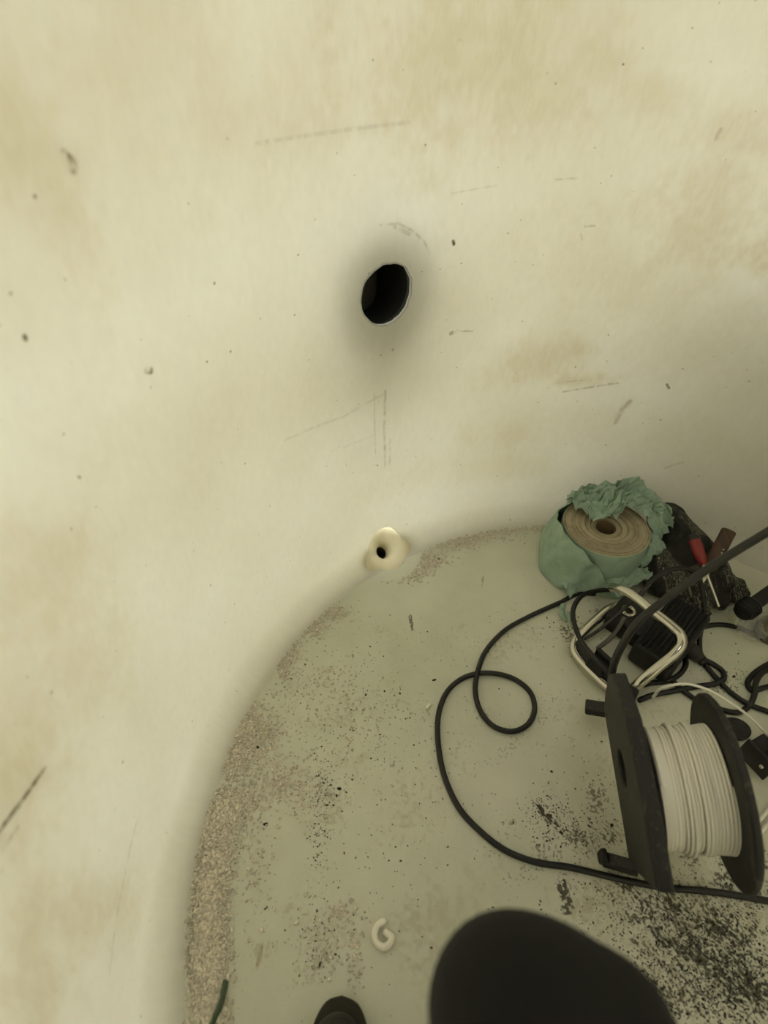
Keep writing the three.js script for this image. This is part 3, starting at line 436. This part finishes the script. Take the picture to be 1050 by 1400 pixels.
function scatter(name, label, category, geometry, material, clusters, size, flat, tint) {
  const list = []; for (const [x, y, sx, sy, n] of clusters) for (let i = 0; i < n; i++) { const p = P(x + gauss() * sx, y + gauss() * sy); const rr = Math.hypot(p.x - CX, p.z - CZ); if (rr < RF - .004 && p.distanceTo(drainP) > .1 && y + 0 < 2000) list.push(p); else if (rr < RF + .003 && rr >= RF - .004 && p.distanceTo(drainP) > .1) { p.y = .002; list.push(p); } }
  const im = new THREE.InstancedMesh(geometry, material, list.length), m = new THREE.Matrix4(), q = new THREE.Quaternion(), e = new THREE.Euler(), c = new THREE.Color();
  list.forEach((p, i) => { const s = size * (.35 + rnd() + 1.1 * Math.pow(rnd(), 6)); e.set((rnd() - .5) * flat, rnd() * 6.28, (rnd() - .5) * flat); q.setFromEuler(e); m.compose(p.setY(p.y + s * .15), q, V(s, s, s)); im.setMatrixAt(i, m); const t = tint(); c.setRGB(t[0], t[1], t[2]); im.setColorAt(i, c); });
  im.name = name; im.castShadow = im.receiveShadow = true; scene.add(im); return tag(im, label, category, null, 'stuff');
}
const chip = (() => { const g = new THREE.BoxGeometry(1, .35, .55, 2, 1, 1), p = g.attributes.position; for (let i = 0; i < p.count; i++) p.setY(i, p.getY(i) + (Math.abs(p.getX(i)) < .1 ? .3 : 0)); g.computeVertexNormals(); return g; })();
scatter('plastic_shavings', 'beige plastic shavings heaped along the wall foot', 'shavings', chip, mat(0xffffff, .8), [[325, 1020, 14, 22, 1500], [338, 985, 10, 18, 700], [305, 1110, 16, 14, 1600], [330, 1095, 14, 8, 500], [292, 1160, 14, 26, 2000], [285, 1230, 13, 28, 2000], [285, 1300, 14, 30, 1800], [288, 1370, 12, 25, 1500], [292, 1400, 10, 12, 500], [380, 1070, 18, 18, 350], [365, 1010, 14, 22, 350], [400, 890, 8, 14, 250], [390, 915, 6, 10, 180], [430, 858, 12, 7, 300], [455, 838, 14, 6, 300], [560, 782, 16, 8, 350], [585, 765, 14, 7, 400], [620, 742, 22, 6, 500], [660, 733, 25, 5, 400], [700, 724, 25, 3, 250], [738, 722, 7, 2, 120], [420, 935, 40, 20, 200], [470, 985, 50, 40, 250], [440, 1290, 22, 26, 130], [485, 1300, 6, 30, 90], [470, 1250, 10, 10, 60], [350, 1170, 15, 60, 200], [420, 1080, 14, 26, 200]], .0038, 1.6, () => { const v = .5 + .38 * rnd(); return [v, v * .9, v * .72]; });
scatter('black_grit', 'fine black grit scattered over the tank floor', 'grit', chip, mat(0xffffff, .9), [[470, 935, 55, 35, 120], [505, 985, 50, 40, 160], [530, 900, 90, 25, 40], [440, 1100, 9, 42, 130], [450, 1080, 25, 15, 40], [432, 1160, 8, 20, 40], [430, 1280, 18, 30, 80], [440, 1315, 14, 12, 40], [330, 1020, 18, 35, 60], [310, 1120, 22, 35, 90], [700, 870, 70, 30, 50], [748, 1112, 14, 16, 200], [790, 1140, 35, 20, 200], [770, 1215, 4, 16, 40], [960, 1300, 70, 45, 1700], [1000, 1350, 50, 40, 1300], [900, 1245, 70, 25, 320], [1010, 1180, 25, 40, 200], [820, 1085, 30, 40, 60], [985, 930, 40, 30, 70], [770, 860, 30, 20, 60], [600, 1050, 150, 150, 170], [700, 1200, 100, 60, 60], [480, 1270, 60, 50, 40], [520, 1120, 60, 70, 90], [850, 990, 50, 40, 30]], .0019, .7, () => { const v = .012 + .03 * rnd(); return [v * 1.1, v, v * .8]; });

// ---------------------------------------------------------------- the crouching photographer's legs
{
  const kneeR = D(712, 1388, .4), hipR = V(.36, .5, .3), ankR = V(.2, .1, .12), toeL = P(466, 1368, .04), kneeL = V(-.08, .56, .2), hipL = V(.13, .46, .33), ankL = V(toeL.x - .01, .1, toeL.z + .2);
  const o = thing('person', 'crouching person in dark work trousers and black shoes', 'person', V(.1, 0, .1)), s = (p) => p.clone().sub(o.position);
  const bones = [[kneeR, hipR, .056, .1], [kneeR, ankR, .056, .055], [kneeL, hipL, .072, .1], [kneeL, ankL, .072, .052], [hipR, hipL, .11, .11], [kneeR, kneeR.clone().add(V(.062, -.006, .008)), .055, .05]].map(([a, b, c, d]) => [s(a), s(b), c, d]);
  const g = field((x, y, z) => { let d = 1; for (const [a, b, c, e] of bones) d = smin(d, capsule(x, y, z, a, b, c, e), .03); return Math.max(d + .012 * (noise(x * 14 + 30, z * 14 + 30, y * 14 + 5) - .5), .07 - y); }, V(-.5, -.1, -.4), .95, 88);
  mesh('trousers', g, mat(0x0f0e0a, 1), o);
  const shoe = (toe, heel) => { const f = heel.clone().sub(toe).setY(0), L = f.length(), q = new THREE.Group(); f.normalize(); const X = V().crossVectors(V(0, 1, 0), f), M = frame(s(V(toe.x, 0, toe.z)), X, V(0, 1, 0), f);
    const outline = (k) => { const S = new THREE.Shape(), pts = [[0, -.005], [.026, .004], [.043, .035], [.048, .08], [.04, .15], [.038, .22], [.03, .275], [0, .29], [-.03, .275], [-.036, .22], [-.036, .15], [-.045, .08], [-.04, .035], [-.024, .004]].map(([x, z]) => new THREE.Vector2(x * k, -(z * k + (1 - k) * .14))); S.setFromPoints(new THREE.SplineCurve([...pts, pts[0]]).getPoints(60)); return S; };
    const sole = new THREE.ExtrudeGeometry(outline(1), { depth: .02, bevelEnabled: true, bevelSize: .003, bevelThickness: .003, bevelSegments: 2 }).rotateX(-Math.PI / 2).translate(0, .003, 0).applyMatrix4(M); 
    const upper = field((x, y, z) => { const a = capsule(x, y, z, V(0, .05, .05), V(0, .06, .13), .036, .042), b = capsule(x, y, z, V(0, .06, .13), V(0, .075, .245), .042, .038), c = capsule(x, y, z, V(0, .07, .22), V(0, .15, .225), .042, .048); return Math.max(smin(smin(a, b, .03), c, .03), .02 - y); }, V(-.17, -.02, -.02), .34, 56).applyMatrix4(M);
    const su = mesh('shoe', upper, mat(0x14120e, .6), o); mesh('sole', sole, mat(0x2a2618, .8), su); };
  shoe(V(toeL.x, 0, toeL.z), ankL.clone()); shoe(V(ankR.x - .02, 0, ankR.z - .19), ankR.clone());
}
renderer.render(scene, camera);
